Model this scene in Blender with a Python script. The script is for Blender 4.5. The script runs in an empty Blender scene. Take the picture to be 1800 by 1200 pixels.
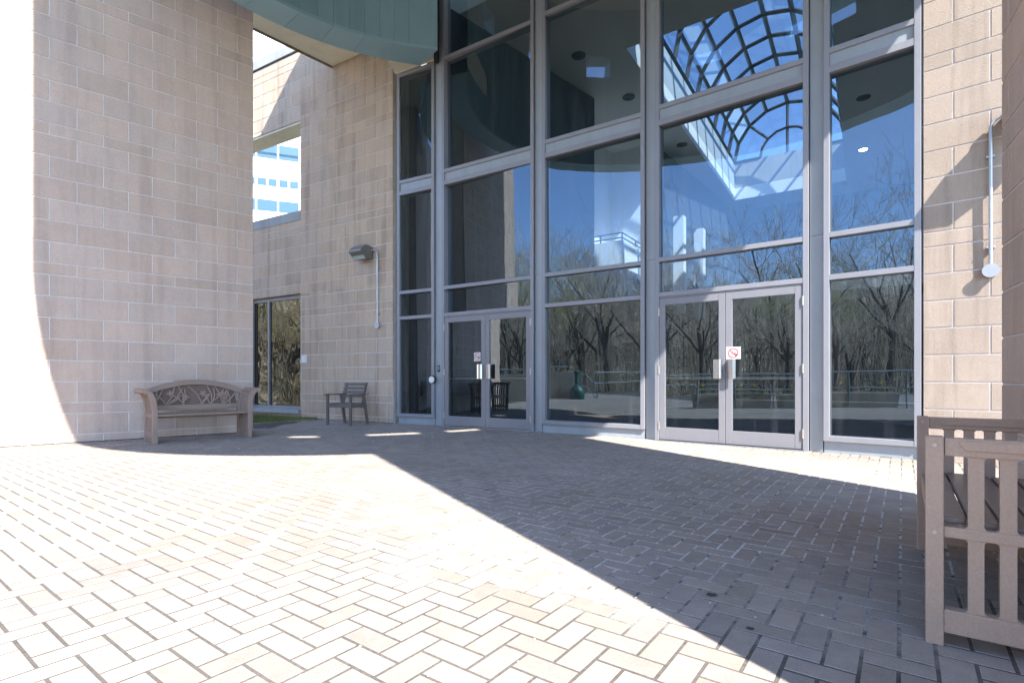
import bpy, bmesh, math, random
from mathutils import Vector, Matrix
random.seed(7)
S = bpy.context.scene
COL = S.collection
PI = math.pi
R = math.radians

# ---------------------------------------------------------------- materials
def mat(name, col, rough=.6, isl=0.0, n1=(0, 0), n2=(0, 0), n3=(0, 0), streak=0.0, bump=(0, 0), metal=0.0, spec=.5,
        col2=None, col2n=(2.0, .45, .6), zone=None, emit=None, isl_hue=None):
    m = bpy.data.materials.new(name); m.use_nodes = True
    N = m.node_tree.nodes; L = m.node_tree.links; N.clear()
    out = N.new('ShaderNodeOutputMaterial'); p = N.new('ShaderNodeBsdfPrincipled')
    L.new(p.outputs[0], out.inputs[0])
    p.inputs['Roughness'].default_value = rough; p.inputs['Metallic'].default_value = metal
    p.inputs['Specular IOR Level'].default_value = spec
    geo = N.new('ShaderNodeNewGeometry')
    pos = geo.outputs['Position']
    def math_(op, a, b, c=None):
        k = N.new('ShaderNodeMath'); k.operation = op
        for i, v in enumerate((a, b, c)):
            if v is None: continue
            if isinstance(v, (int, float)): k.inputs[i].default_value = v
            else: L.new(v, k.inputs[i])
        return k.outputs[0]
    def noise(scale, det=3, vec=None, rough_=.55):
        k = N.new('ShaderNodeTexNoise'); k.inputs['Scale'].default_value = scale; k.inputs['Detail'].default_value = det
        k.inputs['Roughness'].default_value = rough_
        L.new(vec or pos, k.inputs['Vector']); return k.outputs[0]
    rgb = N.new('ShaderNodeRGB'); rgb.outputs[0].default_value = (*col, 1); c = rgb.outputs[0]
    if col2:
        mx = N.new('ShaderNodeMix'); mx.data_type = 'RGBA'
        mr = N.new('ShaderNodeMapRange'); mr.inputs[1].default_value = col2n[1]; mr.inputs[2].default_value = col2n[2]
        L.new(noise(col2n[0], 4), mr.inputs[0])
        fac = mr.outputs[0]
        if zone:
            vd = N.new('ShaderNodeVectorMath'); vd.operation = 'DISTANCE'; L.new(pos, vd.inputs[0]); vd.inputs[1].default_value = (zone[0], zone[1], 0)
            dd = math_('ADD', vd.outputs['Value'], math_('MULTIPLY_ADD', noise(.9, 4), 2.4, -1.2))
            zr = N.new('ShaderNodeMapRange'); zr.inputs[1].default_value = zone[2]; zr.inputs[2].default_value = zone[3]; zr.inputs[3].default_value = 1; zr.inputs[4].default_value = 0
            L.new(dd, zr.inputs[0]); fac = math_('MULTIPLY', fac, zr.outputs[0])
        L.new(fac, mx.inputs[0])
        L.new(c, mx.inputs[6]); mx.inputs[7].default_value = (*col2, 1); c = mx.outputs[2]
    if isl_hue:
        mx = N.new('ShaderNodeMix'); mx.data_type = 'RGBA'
        a = math_('MULTIPLY', geo.outputs['Random Per Island'], 7.31); a = math_('FRACT', a, 0)
        L.new(a, mx.inputs[0]); L.new(c, mx.inputs[6]); mx.inputs[7].default_value = (*isl_hue, 1); c = mx.outputs[2]
    val = None
    def mul(v):
        nonlocal val
        val = v if val is None else math_('MULTIPLY', val, v)
    if isl: mul(math_('MULTIPLY_ADD', geo.outputs['Random Per Island'], 2 * isl, 1 - isl))
    for sc, am in (n1, n2, n3):
        if am: mul(math_('MULTIPLY_ADD', noise(sc), 2 * am, 1 - am))
    if streak:
        mp = N.new('ShaderNodeMapping'); mp.inputs['Scale'].default_value = (5, 5, .35); L.new(pos, mp.inputs[0])
        mr = N.new('ShaderNodeMapRange'); mr.inputs[1].default_value = .48; mr.inputs[2].default_value = .72
        mr.inputs[3].default_value = 1.0; mr.inputs[4].default_value = 1 - streak
        L.new(noise(1.3, 4, mp.outputs[0]), mr.inputs[0]); mul(mr.outputs[0])
    if val is not None:
        sc = N.new('ShaderNodeVectorMath'); sc.operation = 'SCALE'; L.new(c, sc.inputs[0]); L.new(val, sc.inputs[3]); c = sc.outputs[0]
    L.new(c, p.inputs['Base Color'])
    if bump[1]:
        b = N.new('ShaderNodeBump'); b.inputs['Strength'].default_value = bump[1]; b.inputs['Distance'].default_value = .004
        L.new(noise(bump[0], 4), b.inputs['Height']); L.new(b.outputs[0], p.inputs['Normal'])
    if emit:
        p.inputs['Emission Color'].default_value = (*emit[0], 1); p.inputs['Emission Strength'].default_value = emit[1]
    return m

def glass_mat(name, tint, refl, f0=.14, wav=0.0, dirt=0.0):
    m = bpy.data.materials.new(name); m.use_nodes = True
    N = m.node_tree.nodes; L = m.node_tree.links; N.clear()
    out = N.new('ShaderNodeOutputMaterial'); mx = N.new('ShaderNodeMixShader')
    tr = N.new('ShaderNodeBsdfTransparent'); tr.inputs[0].default_value = (*tint, 1)
    gl = N.new('ShaderNodeBsdfAnisotropic'); gl.inputs['Color'].default_value = (*refl, 1); gl.inputs['Roughness'].default_value = 0.0
    lw = N.new('ShaderNodeLayerWeight'); lw.inputs[0].default_value = .5
    pw = N.new('ShaderNodeMath'); pw.operation = 'POWER'; L.new(lw.outputs['Facing'], pw.inputs[0]); pw.inputs[1].default_value = 4.0
    ma = N.new('ShaderNodeMath'); ma.operation = 'MULTIPLY_ADD'; L.new(pw.outputs[0], ma.inputs[0])
    ma.inputs[1].default_value = 1 - f0; ma.inputs[2].default_value = f0
    L.new(ma.outputs[0], mx.inputs[0]); L.new(tr.outputs[0], mx.inputs[1]); L.new(gl.outputs[0], mx.inputs[2]); L.new(mx.outputs[0], out.inputs[0])
    if dirt:
        ge = N.new('ShaderNodeNewGeometry'); mq = N.new('ShaderNodeMapping'); mq.inputs['Scale'].default_value = (5, 5, .3); L.new(ge.outputs['Position'], mq.inputs[0])
        nz = N.new('ShaderNodeTexNoise'); nz.inputs['Scale'].default_value = 1.4; nz.inputs['Detail'].default_value = 5.0; L.new(mq.outputs[0], nz.inputs['Vector'])
        rr = N.new('ShaderNodeMapRange'); rr.inputs[1].default_value = .52; rr.inputs[2].default_value = .75; rr.inputs[3].default_value = .004; rr.inputs[4].default_value = dirt; L.new(nz.outputs[0], rr.inputs[0])
        df = N.new('ShaderNodeBsdfDiffuse'); df.inputs[0].default_value = (.6, .6, .58, 1); m2 = N.new('ShaderNodeMixShader')
        L.new(rr.outputs[0], m2.inputs[0]); L.new(mx.outputs[0], m2.inputs[1]); L.new(df.outputs[0], m2.inputs[2]); L.new(m2.outputs[0], out.inputs[0])
    if wav:
        geo = N.new('ShaderNodeNewGeometry')
        mp = N.new('ShaderNodeMapping'); mp.inputs['Scale'].default_value = (1, 1, .6); L.new(geo.outputs['Position'], mp.inputs[0])
        k = N.new('ShaderNodeTexNoise'); k.inputs['Scale'].default_value = 1.6; k.inputs['Detail'].default_value = 2.0
        L.new(mp.outputs[0], k.inputs['Vector'])
        b = N.new('ShaderNodeBump'); b.inputs['Strength'].default_value = 1.0; b.inputs['Distance'].default_value = wav
        L.new(k.outputs[0], b.inputs['Height']); L.new(b.outputs[0], gl.inputs['Normal'])
    return m

M = {}
M['block'] = mat('split_face_block', (.565, .415, .322), .85, isl=.06, n1=(2.2, .10), n2=(48, .16), n3=(9, .07), streak=.16, bump=(90, .8), spec=.2, isl_hue=(.56, .43, .35))
M['block_tan'] = mat('rear_block', (.53, .39, .28), .85, isl=.08, n1=(2.2, .10), n2=(48, .16), n3=(9, .07), streak=.26, bump=(90, .8), spec=.2, isl_hue=(.52, .40, .305))
M['block_warm'] = mat('block_warm', (.40, .315, .250), .85, isl=.07, n1=(2.0, .10), n2=(48, .15), n3=(9, .07), streak=.32, bump=(90, .8), spec=.2)
M['mortar'] = mat('mortar', (.68, .625, .575), .9, n1=(6, .2), n2=(70, .15), spec=.1)
M['paver'] = mat('paver', (.345, .288, .240), .85, isl=.10, n1=(.55, .26), n2=(150, .34), n3=(13, .20), bump=(220, .6), spec=.25, isl_hue=(.325, .280, .242), col2=(.315, .252, .20), col2n=(.7, .45, .6))
M['joint'] = mat('joint_sand', (.125, .110, .095), .95, n1=(2.2, .4), n2=(70, .5), spec=.1, col2=(.56, .53, .50), col2n=(16, .36, .50), zone=(1.35, 4.9, 2.2, 3.0))  # paler joints painted in where the paving lies in shade
M['plaza'] = mat('plaza_far', (.26, .235, .215), .85, n1=(1.2, .2), n2=(40, .2))
M['frame'] = mat('anodised_frame', (.295, .290, .308), .42, n1=(4, .08), n2=(120, .06), spec=.5, metal=.15, streak=.06)
M['panel'] = mat('anodised_panel', (.345, .372, .392), .45, n1=(5, .10), n2=(90, .08), spec=.5, metal=.15, streak=.10)
M['door'] = mat('door_frame', (.265, .257, .270), .42, n1=(4, .06), metal=.15)
M['steel'] = mat('brushed_steel', (.62, .61, .60), .28, metal=1.0, n1=(30, .06))
M['hinge'] = mat('hinge_metal', (.52, .47, .38), .4, metal=.7)
M['galv'] = mat('conduit_metal', (.50, .51, .53), .4, metal=.6, n1=(12, .1))
M['glass'] = glass_mat('tinted_glass', (.50, .51, .475), (.60, .80, .98), .168, .0011, .05)
M['clear'] = glass_mat('skylight_glass', (.55, .74, 1.0), (.8, .85, .9), .08)
M['wavy'] = glass_mat('wavy_window_glass', (.10, .105, .10), (.92, .97, .90), .13, .010)
M['teal'] = mat('teal_panel', (.235, .385, .43), .55, isl=.05, n1=(2, .08), n2=(70, .06), streak=.12, spec=.4)
M['teal2'] = mat('teal_soffit', (.27, .43, .485), .5, isl=.05, n1=(2, .08), n2=(60, .05), spec=.4)
M['cream'] = mat('cream_soffit', (.78, .73, .58), .8, n1=(2, .10), n2=(30, .06), streak=.1)
M['flash'] = mat('rusty_flashing', (.22, .19, .14), .8, n1=(6, .3), n2=(30, .3), col2=(.20, .10, .06), col2n=(9, .55, .65))
M['coping'] = mat('stone_coping', (.34, .34, .33), .85, n1=(3, .15), n2=(50, .15), streak=.2)
M['dark'] = mat('dark_gap', (.03, .03, .032), .8, n1=(10, .2))
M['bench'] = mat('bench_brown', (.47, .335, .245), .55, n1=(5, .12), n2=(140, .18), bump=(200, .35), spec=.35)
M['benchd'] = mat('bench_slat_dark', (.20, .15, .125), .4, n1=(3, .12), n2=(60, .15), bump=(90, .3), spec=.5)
M['carved'] = mat('carved_wood', (.32, .23, .18), .7, n1=(4, .12), n2=(90, .15), bump=(120, .4), spec=.3)
M['carvedd'] = mat('carved_recess_shade', (.19, .138, .110), .8, n1=(4, .12), n2=(90, .15), bump=(120, .4), spec=.2)  # darker than the carving: recess shade put into the colour
M['chair'] = mat('chair_wood', (.16, .128, .108), .7, n1=(6, .15), n2=(90, .18), bump=(120, .4), spec=.3)
M['fixture'] = mat('bronze_fixture', (.16, .15, .135), .5, n1=(8, .15))
M['lens'] = mat('prismatic_lens', (.45, .50, .47), .15, n1=(60, .15), bump=(60, .6), spec=.8)
M['white'] = mat('white_plate', (.72, .70, .66), .5, n1=(8, .05))
M['red'] = mat('sign_red', (.62, .06, .07), .5, n1=(20, .05))
M['black'] = mat('black_plastic', (.02, .02, .022), .4, n1=(20, .2))
M['grey'] = mat('grey_print', (.30, .30, .31), .5, n1=(20, .1))
M['grass'] = mat('grass', (.12, .19, .035), .8, isl=.4, n1=(3, .3), isl_hue=(.20, .19, .07))
M['soil'] = mat('soil', (.27, .22, .155), .95, n1=(8, .3), n2=(60, .3))
M['lawn'] = mat('lawn', (.075, .085, .03), .95, n1=(.4, .3), n2=(9, .3), col2=(.13, .10, .06), col2n=(.35, .45, .6))
M['backdrop_litter'] = mat('backdrop_leaf_litter', (.66, .54, .41), .95, n1=(.9, .3), n2=(6.5, .5), col2=(.13, .11, .08), col2n=(4.2, .50, .60))
M['grit'] = mat('grit', (.55, .52, .48), .9, isl=.4, isl_hue=(.30, .22, .13))
M['brush'] = mat('brush', (.52, .43, .33), .9, isl=.85, isl_hue=(.56, .49, .34))
M['bark'] = mat('bark', (.12, .10, .085), .9, n1=(3, .3), n2=(30, .3))
M['twig'] = mat('twigs', (.62, .51, .40), .85, isl=.5)
M['twig2'] = mat('willow_twigs', (.55, .52, .26), .85, isl=.35)
M['ceil'] = mat('plaster', (.84, .82, .75), .9, n1=(.7, .05), n2=(40, .03))
M['ceilw'] = mat('white_plaster', (.80, .80, .78), .85, n1=(.7, .03))
M['wellw'] = mat('well_plaster', (.50, .52, .53), .85, n1=(.7, .05))
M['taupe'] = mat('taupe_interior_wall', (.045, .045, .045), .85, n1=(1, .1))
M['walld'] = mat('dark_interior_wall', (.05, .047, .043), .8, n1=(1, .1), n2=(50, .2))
M['floor'] = mat('interior_tile', (.30, .29, .27), .35, n1=(2, .1))
M['bar'] = mat('skylight_bars', (.05, .05, .055), .5, n1=(8, .1))
M['conc'] = mat('concrete', (.44, .40, .33), .9, n1=(1.5, .15), n2=(30, .12), streak=.15)
M['railm'] = mat('rail_paint', (.30, .34, .35), .45, n1=(8, .1), metal=.2)
M['plantg'] = mat('daffodil_leaf', (.09, .19, .05), .6, isl=.2)
M['yellow'] = mat('daffodil', (.75, .52, .03), .6, isl=.1)
M['ashgreen'] = mat('green_plastic', (.015, .09, .07), .45, n1=(6, .1))
M['tower'] = mat('white_facade', (.80, .79, .76), .7, n1=(.3, .05), n2=(2, .03))
M['towerline'] = mat('tower_reveal', (.36, .36, .37), .7, n1=(2, .1))
M['towerglass'] = mat('tower_glazing', (.05, .11, .17), .3, isl=.2, spec=.5, n1=(.5, .1))
M['lampglow'] = mat('lamp_glow', (.9, .88, .8), .5, emit=((1, .93, .78), 9.0), n1=(9, .02))
M['blade'] = M['grass']

# ---------------------------------------------------------------- mesh builder
class MB:
    def __init__(s): s.v = []; s.f = []
    def add(s, vs, fs):
        o = len(s.v); s.v += [tuple(v) for v in vs]; s.f += [tuple(i + o for i in f) for f in fs]; return s
    def box(s, x0, x1, y0, y1, z0, z1, T=None):
        vs = [(x, y, z) for x in (x0, x1) for y in (y0, y1) for z in (z0, z1)]
        if T: vs = [T @ Vector(v) for v in vs]
        return s.add(vs, [(0, 1, 3, 2), (4, 6, 7, 5), (0, 4, 5, 1), (2, 3, 7, 6), (0, 2, 6, 4), (1, 5, 7, 3)])
    def block(s, x0, x1, z0, z1, d, c):        # front at y=0, chamfered, open back
        vs = [(x0 + c, 0, z0 + c), (x1 - c, 0, z0 + c), (x1 - c, 0, z1 - c), (x0 + c, 0, z1 - c),
              (x0, c, z0), (x1, c, z0), (x1, c, z1), (x0, c, z1), (x0, d, z0), (x1, d, z0), (x1, d, z1), (x0, d, z1)]
        fs = [(0, 1, 2, 3)]
        for i in range(4):
            j = (i + 1) % 4; fs += [(i, i + 4, j + 4, j), (i + 4, i + 8, j + 8, j + 4)]
        return s.add(vs, fs)
    def prism(s, poly, a0, a1, axis='y', T=None):   # poly in the two other axes
        n = len(poly); vs = []
        for a in (a0, a1):
            for p, q in poly:
                v = {'y': (p, a, q), 'x': (a, p, q), 'z': (p, q, a)}[axis]
                vs.append(T @ Vector(v) if T else v)
        fs = [tuple(range(n))[::-1], tuple(range(n, 2 * n))] + [(i, (i + 1) % n, n + (i + 1) % n, n + i) for i in range(n)]
        return s.add(vs, fs)
    def tube(s, pts, r, n=8, cap=True):
        pts = [Vector(p) for p in pts]; k = len(pts); rs = r if isinstance(r, (list, tuple)) else [r] * k
        up = None; rings = []
        for i, p in enumerate(pts):
            d = (pts[min(i + 1, k - 1)] - pts[max(i - 1, 0)]).normalized()
            if up is None: up = Vector((0, 0, 1)) if abs(d.z) < .9 else Vector((1, 0, 0))
            a = d.cross(up); a = a.normalized() if a.length > 1e-6 else d.orthogonal().normalized(); b = a.cross(d).normalized(); up = b
            rings.append([p + (a * math.cos(2 * PI * j / n) + b * math.sin(2 * PI * j / n)) * rs[i] for j in range(n)])
        vs = [v for q in rings for v in q]; fs = []
        for i in range(k - 1):
            for j in range(n):
                fs.append((i * n + j, i * n + (j + 1) % n, (i + 1) * n + (j + 1) % n, (i + 1) * n + j))
        if cap: fs += [tuple(range(n))[::-1], tuple(range((k - 1) * n, k * n))]
        return s.add(vs, fs)
    def lathe(s, prof, n=20, c=(0, 0)):
        vs = [(c[0] + r * math.cos(2 * PI * j / n), c[1] + r * math.sin(2 * PI * j / n), z) for r, z in prof for j in range(n)]; fs = []
        for i in range(len(prof) - 1):
            for j in range(n): fs.append((i * n + j, i * n + (j + 1) % n, (i + 1) * n + (j + 1) % n, (i + 1) * n + j))
        fs += [tuple(range(n))[::-1], tuple(range((len(prof) - 1) * n, len(prof) * n))]
        return s.add(vs, fs)
    def ribbon(s, prof, th, y0, y1):           # thick curved strip: prof in xz, extruded in y
        L_, R_ = [], []
        for i, p in enumerate(prof):
            a = Vector(prof[max(i - 1, 0)]); b = Vector(prof[min(i + 1, len(prof) - 1)]); d = (b - a).normalized()
            nn = Vector((-d.y, d.x)) * th / 2; L_.append(Vector(p) + nn); R_.append(Vector(p) - nn)
        for i in range(len(prof) - 1):
            s.prism([tuple(L_[i]), tuple(R_[i]), tuple(R_[i + 1]), tuple(L_[i + 1])], y0, y1, 'y')
        return s
    def build(s, name, m, parent=None, loc=(0, 0, 0), rz=0, bevel=0, smooth=False, merge=False):
        me = bpy.data.meshes.new(name); me.from_pydata(s.v, [], s.f)
        bm = bmesh.new(); bm.from_mesh(me)
        if merge: bmesh.ops.remove_doubles(bm, verts=bm.verts, dist=1e-4)
        if bevel:
            bmesh.ops.remove_doubles(bm, verts=bm.verts, dist=1e-5)
            ed = [e for e in bm.edges if len(e.link_faces) == 2 and e.calc_face_angle(0) > .5]
            try: bmesh.ops.bevel(bm, geom=ed, offset=bevel, segments=2, affect='EDGES', profile=.6, clamp_overlap=True)
            except Exception: pass
        bmesh.ops.recalc_face_normals(bm, faces=bm.faces)
        bm.to_mesh(me); bm.free()
        if smooth:
            me.shade_smooth()
            try: me.set_sharp_from_angle(angle=R(38))
            except Exception: pass
        me.materials.append(M[m] if isinstance(m, str) else m)
        o = bpy.data.objects.new(name, me); COL.objects.link(o)
        o.location = loc; o.rotation_euler = (0, 0, rz)
        if parent: o.parent = parent
        return o

def thing(name, label, cat, loc=(0, 0, 0), rz=0, group=None):
    o = bpy.data.objects.new(name, None); COL.objects.link(o); o.location = loc; o.rotation_euler = (0, 0, rz)
    o.empty_display_size = .1
    return tag(o, label, cat, group)
def tag(o, label, cat, group=None):
    o['label'] = label; o['category'] = cat
    if group: o['group'] = group
    return o
def kind(o, k): o['kind'] = k; return o
def copy_thing(o, loc, rz=0, label=None, scale=None):
    r = o.copy(); COL.objects.link(r); r.location = loc; r.rotation_euler = (0, 0, rz)
    if scale: r.scale = scale
    if label: r['label'] = label
    def rec(a, b):
        for ch in a.children:
            c = ch.copy(); COL.objects.link(c); c.parent = b; rec(ch, c)
    rec(o, r); return r
def ang(A, B): return math.atan2(B[1] - A[1], B[0] - A[0])
def dist(A, B): return math.hypot(B[0] - A[0], B[1] - A[1])

# ---------------------------------------------------------------- camera, sky, sun
cam = bpy.data.cameras.new('camera'); co = bpy.data.objects.new('camera', cam); COL.objects.link(co); S.camera = co
co.location = (0, 0, .92); co.rotation_euler = (PI / 2, 0, 0)
cam.sensor_width = 36; cam.lens = 36 * 930 / 1800; cam.shift_y = 66.5 / 1800; cam.clip_start = .05; cam.clip_end = 2000
AZ = R(27.5); EL = R(46.7)
sun_dir = Vector((math.sin(AZ) * math.cos(EL), -math.cos(AZ) * math.cos(EL), math.sin(EL)))
w = bpy.data.worlds.new('World'); S.world = w; w.use_nodes = True
NT = w.node_tree; NT.nodes.clear()
wo = NT.nodes.new('ShaderNodeOutputWorld'); bg = NT.nodes.new('ShaderNodeBackground'); sk = NT.nodes.new('ShaderNodeTexSky')
sk.sky_type = 'NISHITA'; sk.sun_disc = False; sk.sun_elevation = EL; sk.sun_rotation = math.atan2(sun_dir.x, sun_dir.y)
sk.altitude = 200; sk.dust_density = .1; sk.air_density = .7; sk.ozone_density = 2.0
bg.inputs[1].default_value = .11
NT.links.new(sk.outputs[0], bg.inputs[0]); NT.links.new(bg.outputs[0], wo.inputs[0])
sl = bpy.data.lights.new('sun', 'SUN'); so = bpy.data.objects.new('sun', sl); COL.objects.link(so)
sl.energy = 2.25; sl.angle = R(.53); sl.color = (1, .98, .945)
so.rotation_euler = (-sun_dir).to_track_quat('-Z', 'Y').to_euler(); so.location = (10, -20, 25)
S.view_settings.view_transform = 'Standard'; S.view_settings.look = 'None'; S.view_settings.gamma = 1
S.view_settings.exposure = 2.74
S.cycles.caustics_reflective = False; S.cycles.caustics_refractive = False
S.cycles.max_bounces = 14; S.cycles.diffuse_bounces = 6; S.cycles.transparent_max_bounces = 24; S.cycles.glossy_bounces = 6
S.cycles.sample_clamp_indirect = 8

# ---------------------------------------------------------------- ground
FV = [((-2.343, 11.004), (-1.619, 10.605)), ((-1.337, 10.403), (.322, 9.35)), ((.565, 9.135), (1.987, 8.194)),
      ((2.21, 7.967), (3.737, 6.801)), ((3.953, 6.594), (4.599, 6.052))]
BW_B = (-2.50, 11.08); BW_D = (-.862, .507)                    # back wall: right end and direction to the left
LW_A = (-7.363, 6.797); LW_B = (-4.54, 9.28)                    # left wall
PW_A = (4.665, 6.00); PW_D = (.766, -.643)                     # wall right of the glass
RW_A = (3.24, 3.50); RW_B = (1.457, .418)                      # right wall, far end to near end

def behind(px, py):                                            # inside the building
    for (A, B) in [((-9, 14.9), BW_B), (BW_B, FV[0][0]), (FV[0][0], FV[4][1]), (FV[4][1], (6.6, 4.37))]:
        pass
    chain = [(-9.1, 14.96), BW_B, FV[0][0], FV[1][0], FV[1][1], FV[2][1], FV[3][0], FV[3][1], FV[4][1], (7.2, 3.87)]
    for A, B in zip(chain, chain[1:]):
        if A[0] <= px <= B[0]:
            y = A[1] + (B[1] - A[1]) * (px - A[0]) / (B[0] - A[0]); return py > y + .10
    return py > 3.8 if px > 7 else False
def herring():
    mb = MB(); W_ = .1006
    a = Vector((.594, .805)); b = Vector((-.805, .594))        # paver axes (aligned with the entrance front)
    org = Vector((.30, 1.10)); gap = .0120; c = .0016
    for i in range(-150, 165):
        for j in range(-110, 150):
            res = (i - j) % 4
            if res == 0: x0, x1, y0, y1 = i, i + 2, j, j + 1
            elif res == 3: x0, x1, y0, y1 = i, i + 1, j, j + 2
            else: continue
            # i along a, j along b
            ctr = org + a * (W_ * (x0 + x1) / 2) + b * (W_ * (y0 + y1) / 2)
            if not (-12.5 < ctr.x < 6.5 and -2.0 < ctr.y < 13.2): continue
            if behind(ctr.x, ctr.y): continue
            if ctr.y < .6 and abs(ctr.x) > 3: continue
            if ctr.x < -4.6 and ctr.y > 9.30 + (ctr.x + 4.54) * .88 + .05: 
                if not (ctr.x > -6.5 and ctr.y < 9.9 + (-4.6 - ctr.x) * .1): continue
            if grass_zone(ctr.x, ctr.y): continue
            gx = gap + random.uniform(-.001, .0012); hz = random.uniform(-.0006, .0008); tx = random.uniform(-.003, .003); ty = random.uniform(-.003, .003)
            u0, u1, v0, v1 = x0 * W_ + gx / 2, x1 * W_ - gx / 2, y0 * W_ + gx / 2, y1 * W_ - gx / 2
            vs = []
            for (d, z) in ((0, -.012), (0, hz - c), (c, hz)):
                for (u, v) in ((u0 + d, v0 + d), (u1 - d, v0 + d), (u1 - d, v1 - d), (u0 + d, v1 - d)):
                    p = org + a * u + b * v
                    vs.append((p.x, p.y, z + ((u - (u0 + u1) / 2) * tx + (v - (v0 + v1) / 2) * ty)))
            fs = [(8, 9, 10, 11)]
            for k in range(4):
                l = (k + 1) % 4; fs += [(k, l, 4 + l, 4 + k), (4 + k, 4 + l, 8 + l, 8 + k)]
            mb.add(vs, fs)
    return mb
def bw(t, off=0):                                               # point on the back wall, t m left of its right end, off m in front
    return (BW_B[0] + BW_D[0] * t - .507 * off, BW_B[1] + BW_D[1] * t - .862 * off)
def grass_zone(x, y):
    dx, dy = x - BW_B[0], y - BW_B[1]
    t = dx * BW_D[0] + dy * BW_D[1]; off = -(dx * .507 + dy * .862)
    return t > 2.02 + .16 * off and off < 4.5
kind(herring().build('paving', 'paver'), 'structure')
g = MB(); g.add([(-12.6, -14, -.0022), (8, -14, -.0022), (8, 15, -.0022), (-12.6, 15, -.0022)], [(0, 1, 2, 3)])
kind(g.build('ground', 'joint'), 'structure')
g = MB(); g.add([(-600, -600, -.30), (600, -600, -.30), (600, 600, -.30), (-600, 600, -.30)], [(0, 1, 2, 3)])
kind(g.build('lawn', 'lawn'), 'structure')
g = MB(); g.add([(-12.6, -14, .004), (3, -14, .004), (3, -2.05, .003), (-12.6, -2.05, .003)], [(0, 1, 2, 3)])
kind(g.build('plaza', 'plaza'), 'structure')
g = MB(); q = [bw(2.0, -.02), bw(2.40, 2.5), bw(5.0, 2.5), bw(6.4, 1.5), bw(6.4, -.02)]
g.add([(x, y, .004) for x, y in q], [tuple(range(5))]); kind(g.build('soil', 'soil'), 'structure')
g = MB(); rnd = random.Random(3)
for _ in range(17000):
    o_ = rnd.uniform(.0, 2.4); t = rnd.uniform(2.06 + .16 * o_, 6.2); x, y = bw(t, o_)
    if t > 4.6 and rnd.random() < .5: continue
    if t < 2.22 + .16 * o_ + .12 * math.sin(o_ * 5) and rnd.random() < .75: continue
    h_ = rnd.uniform(.03, .085); a_ = rnd.uniform(0, 6.28); dx, dy = math.cos(a_) * .004, math.sin(a_) * .004
    lx, ly = rnd.uniform(-.03, .03), rnd.uniform(-.03, .03)
    g.add([(x - dx, y - dy, .003), (x + dx, y + dy, .003), (x + lx, y + ly, h_)], [(0, 1, 2)])
kind(g.build('grass', 'grass'), 'stuff')

# ---------------------------------------------------------------- block walls
COURSES = [0, .12, .425, .585]
while COURSES[-1] < 9.5:
    for _ in range(6): COURSES.append(COURSES[-1] + .3035)
    COURSES.append(COURSES[-1] + .165)
def block_wall(L_, H, openings=(), phase=0, bl=.61, x_start=0, jt=.0135, z0=0):
    mb = MB(); zs = [z for z in COURSES if z < H] + [H]
    for i in range(len(zs) - 1):
        za, zb = zs[i], zs[i + 1]
        cuts = sorted({za, zb} | {z for o in openings for z in (o[2], o[3]) if za + .02 < z < zb - .02})
        off = phase + (bl / 2 if i % 2 else 0)
        for a, b in zip(cuts, cuts[1:]):
            if b <= z0: continue
            iv = [(x_start, L_)]
            for o in openings:
                if o[2] < (a + b) / 2 < o[3]:
                    nv = []
                    for p, q in iv:
                        if o[1] <= p or o[0] >= q: nv.append((p, q)); continue
                        if o[0] > p: nv.append((p, o[0]))
                        if o[1] < q: nv.append((o[1], q))
                    iv = nv
            for p, q in iv:
                k = math.floor((p - off) / bl)
                while off + k * bl < q:
                    xa, xb = max(p, off + k * bl), min(q, off + (k + 1) * bl)
                    if xb - xa > .03:
                        ja = jt / 2 if xa > p + 1e-4 else 0; jb = jt / 2 if xb < q - 1e-4 else 0
                        jz0 = jt / 2 if abs(a - za) < 1e-5 and a > 0 else 0; jz1 = jt / 2 if abs(b - zb) < 1e-5 else 0
                        mb.block(xa + ja, xb - jb, a + jz0, b - jz1, .03, .0035)
                    k += 1
    return mb
def core(L_, H, th, openings=(), y0=.007, x0=0):
    mb = MB(); xs = sorted({x0, L_} | {v for o in openings for v in (max(o[0], x0), min(o[1], L_))}); zs = sorted({0, H} | {min(max(v, 0), H) for o in openings for v in (o[2], o[3])})
    for xa, xb in zip(xs, xs[1:]):
        for za, zb in zip(zs, zs[1:]):
            cx, cz = (xa + xb) / 2, (za + zb) / 2
            if any(o[0] < cx < o[1] and o[2] < cz < o[3] for o in openings): continue
            mb.box(xa, xb, y0, th, za, zb)
    return mb

t = thing('block_wall', 'tall blank pinkish block wall on the left, half in sun, behind the carved bench', 'wall', (*LW_A, 0), ang(LW_A, LW_B))
L_ = dist(LW_A, LW_B)
block_wall(L_, 8.0, phase=.55 + 1.126 - .61 * 3).build('block_face', 'block', t)
core(L_, 8.0, .42).build('mortar_core', 'mortar', t)
MB().box(0, L_, -.012, -.001, 0, .010).build('base_sealant', 'dark', t)

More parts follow.
